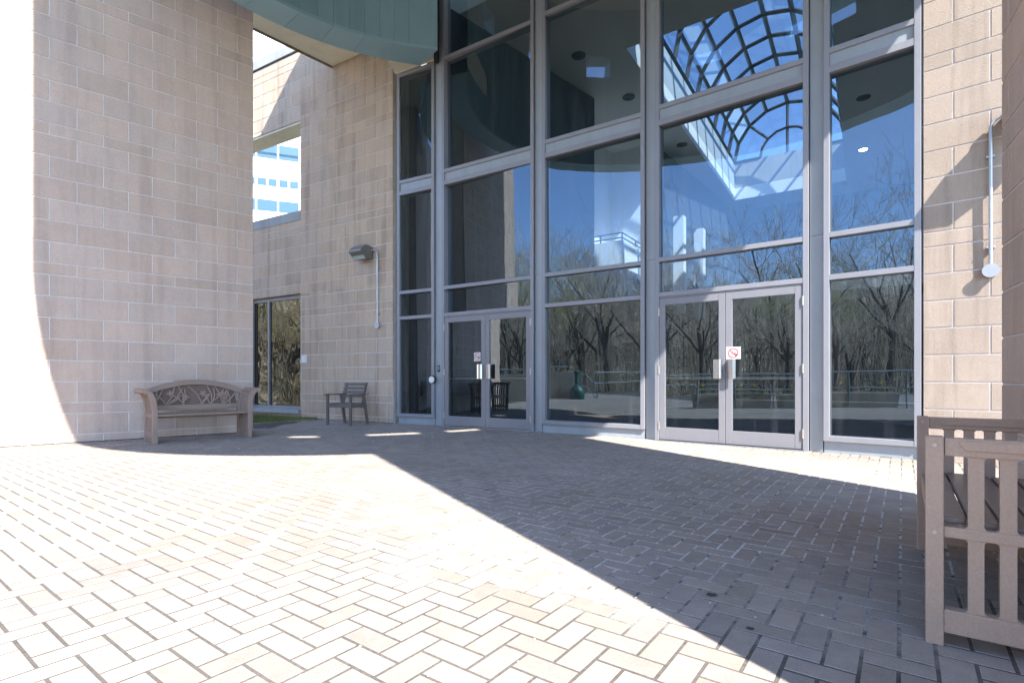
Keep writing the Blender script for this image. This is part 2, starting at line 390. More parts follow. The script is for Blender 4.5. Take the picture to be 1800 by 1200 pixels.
WT = 6.5; Aw = bw(WT)
t = thing('rear_block_wall', 'streaked block wall beyond the armchair, pierced by an open square and a low window', 'wall', (*Aw, 0), ang(Aw, BW_B))
WX = WT - 2.91
ops = [(.9, WX - .02, 4.70, 7.06), (1.55, WX - .02, .09, 2.96)]
block_wall(WT, 8.72, ops, phase=WX - .61 * 8).build('block_face', 'block_tan', t)
core(WT, 8.72, .5, ops).build('mortar_core', 'mortar', t)
MB().box(WX, WT, -.012, -.001, 0, .010).build('base_sealant', 'dark', t)
cb = MB(); cb.box(0, WT, -.03, .55, 8.75, 8.98); cb.build('coping', 'coping', t, bevel=.01)
cb = MB(); cb.box(0, WT, .0, .5, 8.722, 8.749); cb.build('coping_joint', 'dark', t)
cb = MB(); cb.box(.9, WX - .022, -.012, .52, 4.70, 4.93); cb.build('sill', 'coping', t, bevel=.008)
cb = MB(); cb.box(.9, WX - .022, .02, .5, 7.02, 7.058); cb.build('lintel_soffit', 'cream', t)
# low window
wf = MB(); x0, x1 = 1.55, WX - .022
wf.box(x0, x1, .10, .17, 2.87, 2.955); wf.box(x0, x1, .10, .17, .20, .27)
for xm in (x0, 2.20, x1 - .05): wf.box(xm, xm + .055, .095, .175, .27, 2.87)
wo_ = wf.build('window', 'frame', t)
pn = MB(); pn.add([(x0, .135, .25), (x1, .135, .25), (x1, .135, 2.9), (x0, .135, 2.9)], [(0, 1, 2, 3)]); pn.build('pane', 'wavy', wo_)
wf = MB(); wf.box(x0, x1, -.07, .2, .10, .198); wf.build('window_sill', 'panel', wo_, bevel=.006)
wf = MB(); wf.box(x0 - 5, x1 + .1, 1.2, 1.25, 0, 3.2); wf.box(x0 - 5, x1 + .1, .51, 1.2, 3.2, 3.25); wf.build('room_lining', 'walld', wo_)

t = thing('sunlit_block_wall', 'sunlit tan block wall at the right of the glass front, with rain streaks', 'wall', (*PW_A, 0), math.atan2(PW_D[1], PW_D[0]))
block_wall(2.6, 8.6, phase=.26).build('block_face', 'block_warm', t)
core(2.6, 8.6, .45).build('mortar_core', 'mortar', t)

t = thing('shaded_block_wall', 'shaded block wall at the right edge behind the slatted bench', 'wall', (*RW_A, 0), ang(RW_A, RW_B))
L_ = dist(RW_A, RW_B)
block_wall(L_, 8.0, phase=.14).build('block_face', 'block', t)
core(L_, 8.0, .70).build('mortar_core', 'mortar', t)

# ---------------------------------------------------------------- glass front
FE = (.565, 9.135)
front = thing('glass_front', 'tall grey framed glass entrance front with two pairs of doors, mirroring trees and sky', 'entrance', (*FE, 0))
ZT = 8.9
FW = .065
def stile(mb, xa, xb, ya, yb, za, zb): mb.box(xa, xb, ya, yb, za, zb)
TILT = R(.5)
pane_rnd = random.Random(12)
for bi, (A, B) in enumerate(FV):
    W_ = dist(A, B); rz = ang(A, B); loc = (A[0] - FE[0], A[1] - FE[1], 0)
    doorbay = bi in (1, 3)
    zb = .147
    fm = MB()
    fm.box(-FW, 0, 0, .20, zb if not doorbay else .0, ZT); fm.box(W_, W_ + FW, 0, .20, zb if not doorbay else .0, ZT)
    rails = [(2.157, 2.224), (2.688, 2.753), (4.74, 4.825), (4.982, 5.05), (7.20, 7.27)]
    if not doorbay: rails = [(zb, .213)] + rails
    for za, zc in rails: fm.box(0, W_, .003, .20, za, zc)
    if doorbay: fm.box(0, W_, .02, .12, 2.135, 2.157)
    fr = fm.build('window_frame', 'frame', front, loc, rz, bevel=.004)
    if bi == 0:
        cm = MB(); cm.box(-FW - .02, W_ + FW + .05, -.05, -.004, 7.274, 8.0); cm.build('head_panel', 'cream', front, loc, rz)
    pm = MB(); pm.box(.001, W_ - .001, .030, .06, 4.825, 4.982)
    pm.build('spandrel_panel', 'panel', front, loc, rz); pm = MB()
    if not doorbay: pm.box(-FW + .004, W_ + FW - .004, .045, .10, 0, zb - .002)
    if pm.v: pm.build('plinth_panel', 'panel', front, loc, rz)
    edges = [2.224, 2.688, 2.753, 4.74, 5.05, 7.20, 7.27, ZT]
    if not doorbay: edges = [.213, 2.157] + edges
    yaw = {0: R(4.8), 1: R(-2.6)}.get(bi, 0)
    for k in range(0, len(edges), 2):
        za, zc = edges[k] - .01, edges[k + 1] + .01; zm = (za + zc) / 2
        jy, jt_ = pane_rnd.gauss(0, R(.16)), pane_rnd.gauss(0, R(.10))
        g = MB(); q = []
        for (x, z) in ((-.01, za), (W_ + .01, za), (W_ + .01, zc), (-.01, zc)):
            q.append((x, .075 - (z - zm) * math.tan(TILT + jt_) + (x - W_ / 2) * math.tan(yaw + jy), z))
        g.add(q, [(0, 1, 2, 3)]); g.build('window_pane', 'glass', fr)
    if doorbay:
        th = MB(); th.box(-.02, W_ + .02, -.06, .12, .0, .014); th.build('threshold', 'steel', front, loc, rz, bevel=.004)
        half = W_ / 2
        for side in (0, 1):
            xa, xb = (.004, half - .003) if side == 0 else (half + .003, W_ - .004)
            dm = MB(); st = .088
            dm.box(xa, xa + st, .012, .062, .02, 2.130); dm.box(xb - st, xb, .012, .062, .02, 2.130)
            dm.box(xa + st, xb - st, .014, .06, 2.030, 2.130); dm.box(xa + st, xb - st, .014, .06, .02, .205)
            d = dm.build('door', 'door', front, loc, rz, bevel=.004)
            g = MB(); q = []
            for (x, z) in ((xa + st - .01, .195), (xb - st + .01, .195), (xb - st + .01, 2.04), (xa + st - .01, 2.04)):
                q.append((x, .038 - (z - 1.1) * math.tan(TILT) * .6 + (x - xa) * math.tan(yaw) * .3, z))
            g.add(q, [(0, 1, 2, 3)]); g.build('door_glass', 'glass', d)
            # bent pull plate
            px_ = xb - .06 if side == 0 else xa + .06; sg = -1 if side == 0 else 1
            hm = MB()
            prof = [(px_ + sg * -.025, .012), (px_ + sg * -.02, -.03), (px_ + sg * .0, -.055), (px_ + sg * .05, -.058), (px_ + sg * .085, -.045)]
            for i in range(4):
                (a0, b0), (a1, b1) = prof[i], prof[i + 1]
                hm.prism([(a0, b0), (a1, b1), (a1 + .002, b1 + .005), (a0 + .002, b0 + .005)], .93, 1.20, 'z')
            hm.build('pull_handle', 'steel', d, smooth=False)
            hm = MB(); hm.tube([(px_ - sg * .005, .012, 1.09), (px_ - sg * .005, .004, 1.09)], .016, 12)
            hm.build('lock_cylinder', 'steel', d, smooth=True)
            for z_ in (.945, 1.185): hm = MB(); hm.tube([(px_ - sg * .02, .012, z_), (px_ - sg * .02, .006, z_)], .008, 8); hm.build('bolt', 'steel', d, smooth=True)
            pb = MB(); pb.tube([(xa + .06, .13, .935), (xb - .06, .13, .935)], .017, 8); pb.box(xa + .05, xa + .085, .06, .14, .915, .955); pb.box(xb - .085, xb - .05, .06, .14, .915, .955)
            pb.build('push_bar', 'steel', d)
            xh = xa - .004 if side == 0 else xb + .004
            for z_ in (.22, 1.06, 1.93):
                h_ = MB(); h_.tube([(xh, .002, z_ - .06), (xh, .002, z_ + .06)], .011, 10); h_.build('hinge', 'hinge', d, smooth=True)
            if side == 0:
                cl = MB(); cl.box(xb - .62, xb - .30, .075, .115, 2.04, 2.10); cl.build('door_closer', 'steel', d, bevel=.005)
# posts between the bays
def wp(bi, x, y):
    A, B = FV[bi]; a = ang(A, B); return (A[0] + x * math.cos(a) - y * math.sin(a) - FE[0], A[1] + x * math.sin(a) + y * math.cos(a) - FE[1])
for bi in range(4):
    W_ = dist(*FV[bi])
    p = [wp(bi, W_ + FW + .013, .042), wp(bi + 1, -FW - .009, .042), wp(bi + 1, -FW - .009, .2), wp(bi, W_ + FW + .013, .2)]
    m_ = MB(); m_.prism(p, .0, 2.748, 'z'); m_.prism(p, 2.752, ZT, 'z')
    m_.build('mullion', 'panel', front)
p = [wp(0, -FW - .05, .03), wp(0, -FW - .004, .03), wp(0, -FW - .004, .2), wp(0, -FW - .05, .2)]
m_ = MB(); m_.prism(p, 0, ZT, 'z'); m_.build('mullion', 'flash', front)
# wall over the glass
m_ = MB()
for bi, (A, B) in enumerate(FV):
    W_ = dist(A, B); p = [wp(bi, -.16, .03), wp(bi, W_ + .16, .03), wp(bi, W_ + .12, .35), wp(bi, -.12, .35)]
    m_.prism(p, ZT, 12.0, 'z')
m_.build('upper_wall', 'teal', front)

# ---------------------------------------------------------------- drum canopy overhead
DC = (.18, 5.711)
def drum_r(th): return 5.378 + .220 * math.cos(2 * th) - .022 * math.sin(2 * th) + .043 * math.cos(3 * th) + .167 * math.sin(3 * th)
drum = thing('drum_canopy', 'round teal drum canopy overhead with a pale lower rim', 'canopy', (*DC, 0))
DTH = .56; ZD = 7.159; ZR = 11.7
WINS = [(139.0, 146.0, 9.72, 10.30), (161.5, 171.8, 9.72, 10.32), (187.2, 195.8, 9.72, 10.34), (211.5, 220.5, 9.72, 10.34), (240.0, 250.0, 9.72, 10.34),
        (272.0, 279.5, 8.84, 9.72), (286.8, 297.2, 8.88, 9.76), (303.0, 311.5, 8.86, 9.75), (330, 339, 9.72, 10.34)]
base = [113.5 + (359.5 - 113.5) * i / 78 for i in range(79)]
edges_ = [v for q in WINS for v in q[:2]]
base = [v for v in base if all(abs(v - e) > 1.3 for e in edges_) and not any(q[0] < v < q[1] for q in WINS)] + edges_ + [(q[0] + q[1]) / 2 for q in WINS]
base = sorted(base); NS = len(base) - 1
tho = [R(v) for v in base]; thi = list(tho); tho[0] = R(112.6); thi[0] = R(110.2); tho[-1] = R(361); thi[-1] = R(364)
def pt(th, r, z): return (r * math.cos(th), r * math.sin(th), z)
def win(i):
    if not 0 <= i < NS: return None
    m = (base[i] + base[i + 1]) / 2
    for q in WINS:
        if q[0] < m < q[1]: return q
body = MB(); pan = MB(); sof = MB()
for i in range(NS):
    ro = (drum_r(tho[i]), drum_r(tho[i + 1])); ri = (drum_r(thi[i]) - DTH, drum_r(thi[i + 1]) - DTH)
    def wall(z0, z1, mb, ends=True):
        o0, o1 = pt(tho[i], ro[0], z0), pt(tho[i + 1], ro[1], z0); o2, o3 = pt(tho[i + 1], ro[1], z1), pt(tho[i], ro[0], z1)
        a0, a1 = pt(thi[i], ri[0] + .02, z0), pt(thi[i + 1], ri[1] + .02, z0); a2, a3 = pt(thi[i + 1], ri[1] + .02, z1), pt(thi[i], ri[0] + .02, z1)
        mb.add([o0, o1, o2, o3, a0, a1, a2, a3], [(0, 1, 2, 3), (5, 4, 7, 6), (4, 5, 1, 0), (3, 2, 6, 7), (0, 3, 7, 4), (1, 5, 6, 2)])
    q = win(i)
    segs = [(ZD + .01, q[2]), (q[3], ZR)] if q else [(ZD + .01, ZR)]
    e = .0004
    for z0, z1 in segs:
        wall(z0, z1, body)
        pan.add([pt(thi[i] + e, ri[0], z0), pt(thi[i + 1] - e, ri[1], z0), pt(thi[i + 1] - e, ri[1], z1), pt(thi[i] + e, ri[0], z1),
                 pt(thi[i] + e, ri[0] + .018, z0), pt(thi[i + 1] - e, ri[1] + .018, z0), pt(thi[i + 1] - e, ri[1] + .018, z1), pt(thi[i] + e, ri[0] + .018, z1)],
                [(0, 3, 2, 1), (0, 1, 5, 4), (1, 2, 6, 5), (2, 3, 7, 6), (3, 0, 4, 7)])
for i in range(0, NS, 2):
    a, b = i, min(i + 2, NS); c = (a + b) // 2; e = .0005
    idx = [a, c, b]
    lo = [pt(tho[k] + (e if k == a else -e if k == b else 0), drum_r(tho[k]) + .004, ZD) for k in idx]
    li = [pt(thi[k] + (e if k == a else -e if k == b else 0), drum_r(thi[k]) - DTH - .012, ZD) for k in idx]
    up_ = lambda v, dz: (v[0], v[1], v[2] + dz)
    vs = lo + li + [up_(v, .10) for v in lo] + [up_(v, .06) for v in li]
    sof.add(vs, [(0, 1, 4, 3), (1, 2, 5, 4), (0, 6, 7, 1), (1, 7, 8, 2), (3, 4, 10, 9), (4, 5, 11, 10), (0, 3, 9, 6), (2, 8, 11, 5)])
body.build('drum_wall', 'teal', drum, merge=True); pan.build('inner_panel', 'teal', drum); sof.build('rim_soffit', 'teal2', drum)
m_ = MB(); poly = [(drum_r(th) * math.cos(th), drum_r(th) * math.sin(th)) for th in tho] 
m_.prism(poly, ZR, ZR + .3, 'z'); m_.build('roof', 'cream', drum)
# closing strip against the glass front
m_ = MB(); x0_, y0_ = wp(0, dist(*FV[0]) + .12, .0); x0_ += FE[0] - DC[0]; y0_ += FE[1] - DC[1]
m_.prism([(x0_ - .03, y0_ - .10), (x0_ + .03, y0_ - .14), (x0_ + .06, y0_ - .02), (x0_, y0_ + .02)], ZD + .05, ZR, 'z'); m_.build('edge_trim', 'dark', drum)

# cream slab between the left wall and the rear wall
slab = thing('roof_slab', 'cream soffit slab bridging the two block walls beneath the drum rim', 'canopy', (-4.0, 10.5, 0))
def rel(p, o): return (p[0] - o[0], p[1] - o[1])
O_ = (-4.0, 10.5)
sp_ = [bw(1.80, .02), bw(.0, .02), (-1.9, 10.72), (-2.6, 9.6), (-4.35, 8.5), (-5.85, 9.93)]
m_ = MB(); m_.prism([rel(p, O_) for p in sp_], 8.0, 8.5, 'z'); m_.build('soffit', 'cream', slab)
m_ = MB(); e0, e1 = bw(1.80, .02), (-5.85, 9.93); dx, dy = e1[0] - e0[0], e1[1] - e0[1]; l_ = math.hypot(dx, dy); nx, ny = -dy / l_ * .03, dx / l_ * .03
nx, ny = -abs(nx), abs(ny)
m_.prism([rel(e0, O_), rel(e1, O_), rel((e1[0] + nx, e1[1] + ny), O_), rel((e0[0] + nx, e0[1] + ny), O_)], 7.96, 8.56, 'z'); m_.build('edge_flashing', 'flash', slab)
e0 = bw(-.02, .03); e1 = wp(0, dist(*FV[0]), -.01); e1 = (e1[0] + FE[0], e1[1] + FE[1])
m_ = MB(); q0 = wp(0, -.1, -.03); q1 = wp(0, dist(*FV[0]) - .18, -.03); q0 = (q0[0] + FE[0], q0[1] + FE[1]); q1 = (q1[0] + FE[0], q1[1] + FE[1])
m_.prism([rel(p, O_) for p in (q0, q1, (q1[0] - .25, q1[1] - .45), (q0[0] - .02, q0[1] - .42))], 7.28, 7.34, 'z'); m_.build('glass_head_trim', 'cream', slab)
# ---------------------------------------------------------------- hall behind the glass
HM = (1.27, 8.66); HD = (.834, -.552); HN = (.552, .834)
hall = thing('entrance_hall', 'dim hall behind the glass with plaster ceiling, dark side wall and white balcony', 'interior', (*HM, 0), math.atan2(HD[1], HD[0]))
def wl(n): return -2.76 + .206 * (n - 3.61)
ZC = 8.6                                        # local x = to the right, local y = into the hall
VA, VB, VN0, VN1, ZS = -.85, 3.2, 3.8, 16.3, 10.2
holes = [(VA, VB, VN0, VN1)]
def grid(x0, x1, y0, y1, hs):
    xs = sorted({x0, x1} | {v for h in hs for v in h[:2]}); ys = sorted({y0, y1} | {v for h in hs for v in h[2:]})
    for a, b in zip(xs, xs[1:]):
        for c, d in zip(ys, ys[1:]):
            if not any(h[0] < (a + b) / 2 < h[1] and h[2] < (c + d) / 2 < h[3] for h in hs): yield a, b, c, d
m_ = MB()
for a, b, c, d in grid(-5.0, 8.0, .75, 18.0, holes): m_.box(a, b, c, d, ZC, ZC + .5)
m_.build('ceiling', 'ceil', hall)
m_ = MB(); m_.box(-5, 8, -.9, 18, -.2, -.01)
m_.build('hall_floor', 'floor', hall)
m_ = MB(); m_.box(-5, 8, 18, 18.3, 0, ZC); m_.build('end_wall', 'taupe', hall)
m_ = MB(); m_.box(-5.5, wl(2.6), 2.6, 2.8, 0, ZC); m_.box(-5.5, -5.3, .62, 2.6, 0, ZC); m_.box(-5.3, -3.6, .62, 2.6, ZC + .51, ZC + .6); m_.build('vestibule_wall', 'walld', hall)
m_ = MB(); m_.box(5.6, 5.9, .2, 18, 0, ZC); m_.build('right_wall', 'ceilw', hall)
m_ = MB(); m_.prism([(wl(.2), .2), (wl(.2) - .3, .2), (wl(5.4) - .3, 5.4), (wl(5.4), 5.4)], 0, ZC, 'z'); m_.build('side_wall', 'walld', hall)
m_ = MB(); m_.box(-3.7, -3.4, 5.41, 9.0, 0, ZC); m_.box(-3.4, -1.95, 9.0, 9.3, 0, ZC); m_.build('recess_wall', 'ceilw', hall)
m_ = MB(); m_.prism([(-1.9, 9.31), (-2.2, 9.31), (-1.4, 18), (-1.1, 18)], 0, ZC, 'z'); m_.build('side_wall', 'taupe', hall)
for n_ in (10.6, 12.6):
    m_ = MB(); m_.box(-1.9 + (n_ - 9.3) * .09, -1.55 + (n_ - 9.3) * .09, n_, n_ + .34, 3.2, 6.6); m_.build('sun_patch', 'ceilw', hall)  # white boxes stand in for sun patches on the dark side wall
m_ = MB(); m_.box(-3.38, -2.05, 6.6, 8.9, 4.12, 4.95); bal = m_.build('balcony', 'ceilw', hall)
m_ = MB(); m_.box(-3.39, -1.955, 6.55, 8.99, 0, 4.11); m_.build('added_infill', 'taupe', hall)  # infill added to block a sun patch low in the recess
for z_ in (5.03, 5.17):
    m_ = MB(); m_.tube([(-3.36, 6.62, z_), (-2.08, 6.62, z_), (-2.08, 8.9, z_)], .022, 6); m_.build('balcony_rail', 'bar', bal)
for q in ((-2.08, 6.62), (-2.08, 7.7), (-2.75, 6.62)):
    m_ = MB(); m_.tube([(*q, 4.95), (*q, 5.17)], .022, 6); m_.build('balcony_post', 'bar', bal)
m_ = MB(); m_.box(2.3, 2.7, 11.0, 11.4, 0, ZC); m_.build('column', 'ceilw', hall)
m_ = MB(); m_.box(-1.0, 5.5, 13.5, 16, 4.0, 4.35); m_.build('upper_floor', 'ceilw', hall)
# vaulted skylight
vs_ = thing('vaulted_skylight', 'barrel vaulted glass skylight with dark ribs above the hall', 'skylight', (*HM, 0), hall.rotation_euler.z)
m_ = MB(); e = .12
m_.box(VA - e, VA, VN0 - e, VN1 + e, ZC + .5, ZS); m_.box(VB, VB + e, VN0 - e, VN1 + e, ZC + .5, ZS)
m_.box(VA, VB, VN0 - e, VN0, ZC + .5, ZS)
m_.build('well', 'wellw', vs_)
m_ = MB(); m_.box(VA, VB, VN1, VN1 + e, ZC + .5, ZS); m_.build('well_end', 'conc', vs_)
VC = (VA + VB) / 2; VR = (VB - VA) / 2
def arc(n, k, r=VR): a = PI * k / 8; return (VC - r * math.cos(a), n, ZS + r * math.sin(a))
m_ = MB(); NA = 10
for i in range(NA + 1):
    n_ = VN0 + (VN1 - VN0) * i / NA; m_.tube([arc(n_, k) for k in range(9)], .075, 4)
for k in range(9): m_.tube([arc(VN0, k), arc(VN1, k)], .07, 4)
for n_ in (VN0, VN1):
    m_.tube([arc(n_, k, VR * .5) for k in range(9)], .055, 4)
    for k in range(0, 9, 2): m_.tube([arc(n_, k, VR * .5), arc(n_, k)], .055, 4)
    m_.tube([arc(n_, 4, .02), arc(n_, 4, VR * .5)], .055, 4)
m_.build('rib', 'bar', vs_)
m_ = MB()
for k in range(8): m_.add([arc(VN0, k), arc(VN1, k), arc(VN1, k + 1), arc(VN0, k + 1)], [(0, 1, 2, 3)])
for n_ in (VN0, VN1): m_.add([arc(n_, k) for k in range(9)], [tuple(range(9))])
m_.build('glazing', 'clear', vs_)
# recessed lights
for i, (d_, n_, lit) in enumerate([(-1.89, 3.42, 0), (-1.58, 5.84, 0), (-1.2, 9.6, 0), (3.75, 13.3, 1), (3.75, 9.4, 0), (3.7, 6.4, 0), (3.7, 4.1, 0), (1.2, 2.5, 0)]):
    ca, sa = math.cos(hall.rotation_euler.z), math.sin(hall.rotation_euler.z)
    p_ = (HM[0] + d_ * ca - n_ * sa, HM[1] + d_ * sa + n_ * ca, ZC)
    cl = thing('ceiling_light', 'glowing round recessed light in the hall ceiling' if lit else 'unlit round recessed light in the hall ceiling', 'ceiling light', p_, 0, 'recessed lights in the hall ceiling')
    MB().lathe([(.17, -.002), (.17, -.02), (.125, -.02), (.125, -.002)], 20).build('trim_ring', 'bar' if not lit else 'white', cl)
    MB().lathe([(.124, -.004), (.124, -.012)], 20).build('lens', 'lampglow' if lit else 'black', cl)

# ---------------------------------------------------------------- carved bench on the left
def bench_carved():
    r = thing('carved_bench', 'carved wooden bench with arched floral back and scrolled arms against the left wall', 'bench', (-4.61, 7.96, 0), R(46))
    W2, D = .64, .52
    def prof(s):
        return [(s * W2, 0), (s * W2, .25), (s * W2, .46), (s * (W2 + .006), .55), (s * (W2 + .028), .65), (s * (W2 + .06), .715), (s * (W2 + .095), .75), (s * (W2 + .13), .757)]
    for s in (-1, 1):
        pr = prof(s)
        a = MB(); a.ribbon(pr, .062, 0, .075); a.build('leg', 'carved', r, bevel=.006)
        a = MB(); a.ribbon(pr, .062, D - .07, D); a.build('leg', 'carved', r, bevel=.006)
        for k in range(5):
            y = .12 + k * .068; a = MB(); a.ribbon(pr[:6], .022, y, y + .034); a.build('arm_slat', 'carved', r)
        a = MB(); a.box(s * W2 - .02, s * W2 + .02, .075, D - .07, .08, .15); a.build('arm_rail', 'carved', r, bevel=.004); a = MB(); a.box(s * W2 - .022, s * W2 + .022, .075, D - .07, .36, .42); a.build('arm_rail', 'carved', r, bevel=.004)
        a = MB(); a.tube([(s * (W2 + .125), -.01, .752), (s * (W2 + .125), D + .005, .752)], .038, 14); a.box(s * (W2 + .085) - .045, s * (W2 + .085) + .045, .075, D - .07, .725, .765); a.build('arm_scroll', 'carved', r, bevel=0)
    for k in range(5): a = MB(); a.box(-W2 + .032, W2 - .032, .005 + k * .088, .083 + k * .088, .388, .412); a.build('seat_slat', 'carved', r, bevel=.004)
    a = MB(); a.box(-W2 + .032, W2 - .032, .30, .34, .345, .387); a.build('seat_bearer', 'carved', r, bevel=.003)
    bk = MB(); y0 = D - .05
    n = 24; top = lambda x: .735 + .145 * (1 - (x / W2) ** 2)
    xs = [-W2 - .03 + (2 * W2 + .06) * i / n for i in range(n + 1)]
    bk.ribbon([(x, top(x)) for x in xs], .082, y0 - .012, y0 + .045)
    bk.build('top_rail', 'carved', r, bevel=.005, merge=False)
    a = MB(); a.box(-W2 + .03, W2 - .03, y0 - .01, y0 + .04, .455, .53); a.build('lower_rail', 'carved', r, bevel=.004)
    a = MB(); poly = [(-W2 + .035, .53)] + [(x, top(x) - .035) for x in xs if abs(x) < W2 - .03] + [(W2 - .035, .53)]
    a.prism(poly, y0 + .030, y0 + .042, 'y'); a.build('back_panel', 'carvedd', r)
    a = MB(); rn = random.Random(5); yb = y0 + .010
    def leaf(p, q, rad): a.tube([(p[0], yb, p[1]), ((p[0] + q[0]) / 2 + (q[1] - p[1]) * .10, yb, (p[1] + q[1]) / 2 - (q[0] - p[0]) * .06), (q[0], yb, q[1])], [rad, rad * 1.05, rad * .7], 6)
    for bx in (-.58, -.40, -.38, -.18, -.16, .06, .09, .20, .23, .38, .41, .50):
        for k in range(2):
            dx = rn.uniform(-.2, .22); zt = min(top(bx + dx) - .04, rn.uniform(.66, .84)) if abs(bx + dx) < W2 - .04 else .7
            dx = max(-W2 + .05 - bx, min(W2 - .05 - bx, dx))
            leaf((bx, .535), (bx + dx, zt), .0135)
    for (fx, fz) in ((-.34, .70), (-.14, .64), (.10, .70), (.34, .67), (.42, .69)):
        for k in range(5):
            an = k * 1.256 + fx * 9; leaf((fx, fz), (fx + .055 * math.cos(an), fz + .045 * math.sin(an)), .019)
        a.tube([(fx, yb - .02, fz), (fx, yb + .01, fz)], .014, 8)
    a.build('carved_relief', 'carved', r, smooth=True)
bench_carved()

# ---------------------------------------------------------------- armchair
def armchair():
    r = thing('armchair', 'brown slat back wooden armchair by the rear block wall', 'chair', (-3.764, 10.70, 0), R(-27))
    W_, D = .66, .53
    for x in (0, W_ - .045):
        a = MB(); a.prism([(0, 0), (.05, 0), (.05, .60), (0, .60)], x, x + .045, 'x'); a.build('leg', 'chair', r, bevel=.005)
        a = MB(); a.prism([(D - .05, 0), (D, 0), (D - .11, .60), (D - .165, .60)], x, x + .045, 'x'); a.build('leg', 'chair', r, bevel=.005)
        a = MB(); a.box(x - .02, x + .065, -.05, D - .02, .602, .627); a.build('armrest', 'chair', r, bevel=.006)
        xb = x + .047 if x == 0 else x - .042
        a = MB(); a.prism([(.36, .34), (.405, .34), (.545, .855), (.50, .855)], xb, xb + .04, 'x'); a.build('back_post', 'chair', r, bevel=.005)
        a = MB(); a.box(x + .008, x + .037, .05, D - .08, .355, .425); a.build('side_rail', 'chair', r, bevel=.004)
    a = MB(); a.box(.046, W_ - .046, .008, .038, .355, .425); a.build('front_rail', 'chair', r, bevel=.004)
    for k in range(6): a = MB(); a.box(.05, W_ - .05, .045 + k * .066, .10 + k * .066, .426, .444); a.build('seat_slat', 'chair', r, bevel=.003)
    for k in range(4):
        z0 = .545 + k * .082; y = .36 + (z0 - .34) * .272
        a = MB(); a.prism([(y - .022, z0), (y, z0), (y + .017, z0 + .058), (y - .005, z0 + .058)], .035, W_ - .035, 'x'); a.build('back_slat', 'chair', r, bevel=.005)
armchair()

# ---------------------------------------------------------------- slatted bench at the right
def rrect(x0, x1, y0, y1, rad=.012):
    pts = []
    for cx, cy, a0 in ((x1 - rad, y1 - rad, 0), (x0 + rad, y1 - rad, 90), (x0 + rad, y0 + rad, 180), (x1 - rad, y0 + rad, 270)):
        for k in range(4): an = R(a0 + k * 30); pts.append((cx + rad * math.cos(an), cy + rad * math.sin(an)))
    return pts
def bench_slat():
    p0 = (1.458, 1.846); p1 = (2.23, 2.895)
    r = thing('slatted_bench', 'brown slatted bench with open ladder arms in shade at the right edge', 'bench', (*p0, 0), ang(p0, p1))
    Lb = dist(p0, p1) ; D = .60; H = .722
    # local x along the bench (near to far), local -y towards the wall
    for e, x in enumerate((0, Lb - .05)):
        nm = M['bench']
        a = MB(); a.box(x, x + .055, -.038, .012, 0, H); a.build('leg', nm, r, bevel=.004)
        a = MB(); a.box(x, x + .055, -D, -D + .05, 0, .95); a.build('leg', nm, r, bevel=.004)
        a = MB()
        a.prism([(-.04, H - .004), (-D + .05, H - .004), (-D + .05, H - .066), (-.04, H - .066)], x + .008, x + .050, 'x')
        arm = a.build('arm_rail', nm, r, bevel=.004)
        a = MB(); a.prism([(-.075, H - .012), (-D + .085, H - .012), (-D + .11, H - .044), (-.095, H - .044)], x + .003, x + .007, 'x'); a.build('arm_face', 'bench', arm, bevel=.0015)
        for (yb_, zb_) in ((-.013, H - .03), (-.013, .39), (-.013, .09)):
            a = MB(); a.tube([(x - .0015, yb_, zb_), (x + .004, yb_, zb_)], .0065, 10); a.build('bolt', 'hinge', r)
        a = MB(); a.box(x + .010, x + .047, -D + .05, -.038, .375, .412); a.build('seat_rail', nm, r, bevel=.003)
        a = MB(); a.box(x + .004, x + .050, -D + .05, -.038, .048, .128); a.build('lower_rail', nm, r, bevel=.004)
        for k in range(5):
            d = .102 + k * .0805
            for (za, zb) in ((.128, .375), (.412, H - .066)):
                a = MB(); a.box(x + .014, x + .043, -d - .042, -d, za, zb)
                # rounded inner corners of the openings
                for (zz, sg) in ((za, 1), (zb, -1)):
                    for (yy, sy) in ((-d, 1), (-d - .042, -1)):
                        c_ = .010; poly = [(yy, zz), (yy + sy * c_, zz), (yy + sy * c_ * .35, zz + sg * c_ * .35), (yy, zz + sg * c_)]
                        a.prism(poly, x + .014, x + .043, 'x')
                a.build('arm_slat', nm, r)
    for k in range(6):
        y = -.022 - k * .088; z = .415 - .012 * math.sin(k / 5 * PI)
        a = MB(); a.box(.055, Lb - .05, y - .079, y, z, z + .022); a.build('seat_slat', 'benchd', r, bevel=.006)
    a = MB(); a.box(.055, Lb - .05, -.03, -.005, .335, .412); a.build('front_rail', 'bench', r, bevel=.004)
    a = MB(); a.box(.055, Lb - .05, -D + .004, -D + .044, .86, .95); a.build('back_rail', 'bench', r, bevel=.005)
    a = MB(); a.box(.055, Lb - .05, -D + .006, -D + .042, .47, .52); a.build('back_rail', 'bench', r, bevel=.005)
    for k in range(9):
        x = .13 + k * (Lb - .26) / 8.4
        a = MB(); a.box(x, x + .05, -D + .012, -D + .036, .52, .86); a.build('back_slat', 'bench', r, bevel=.003)
bench_slat()

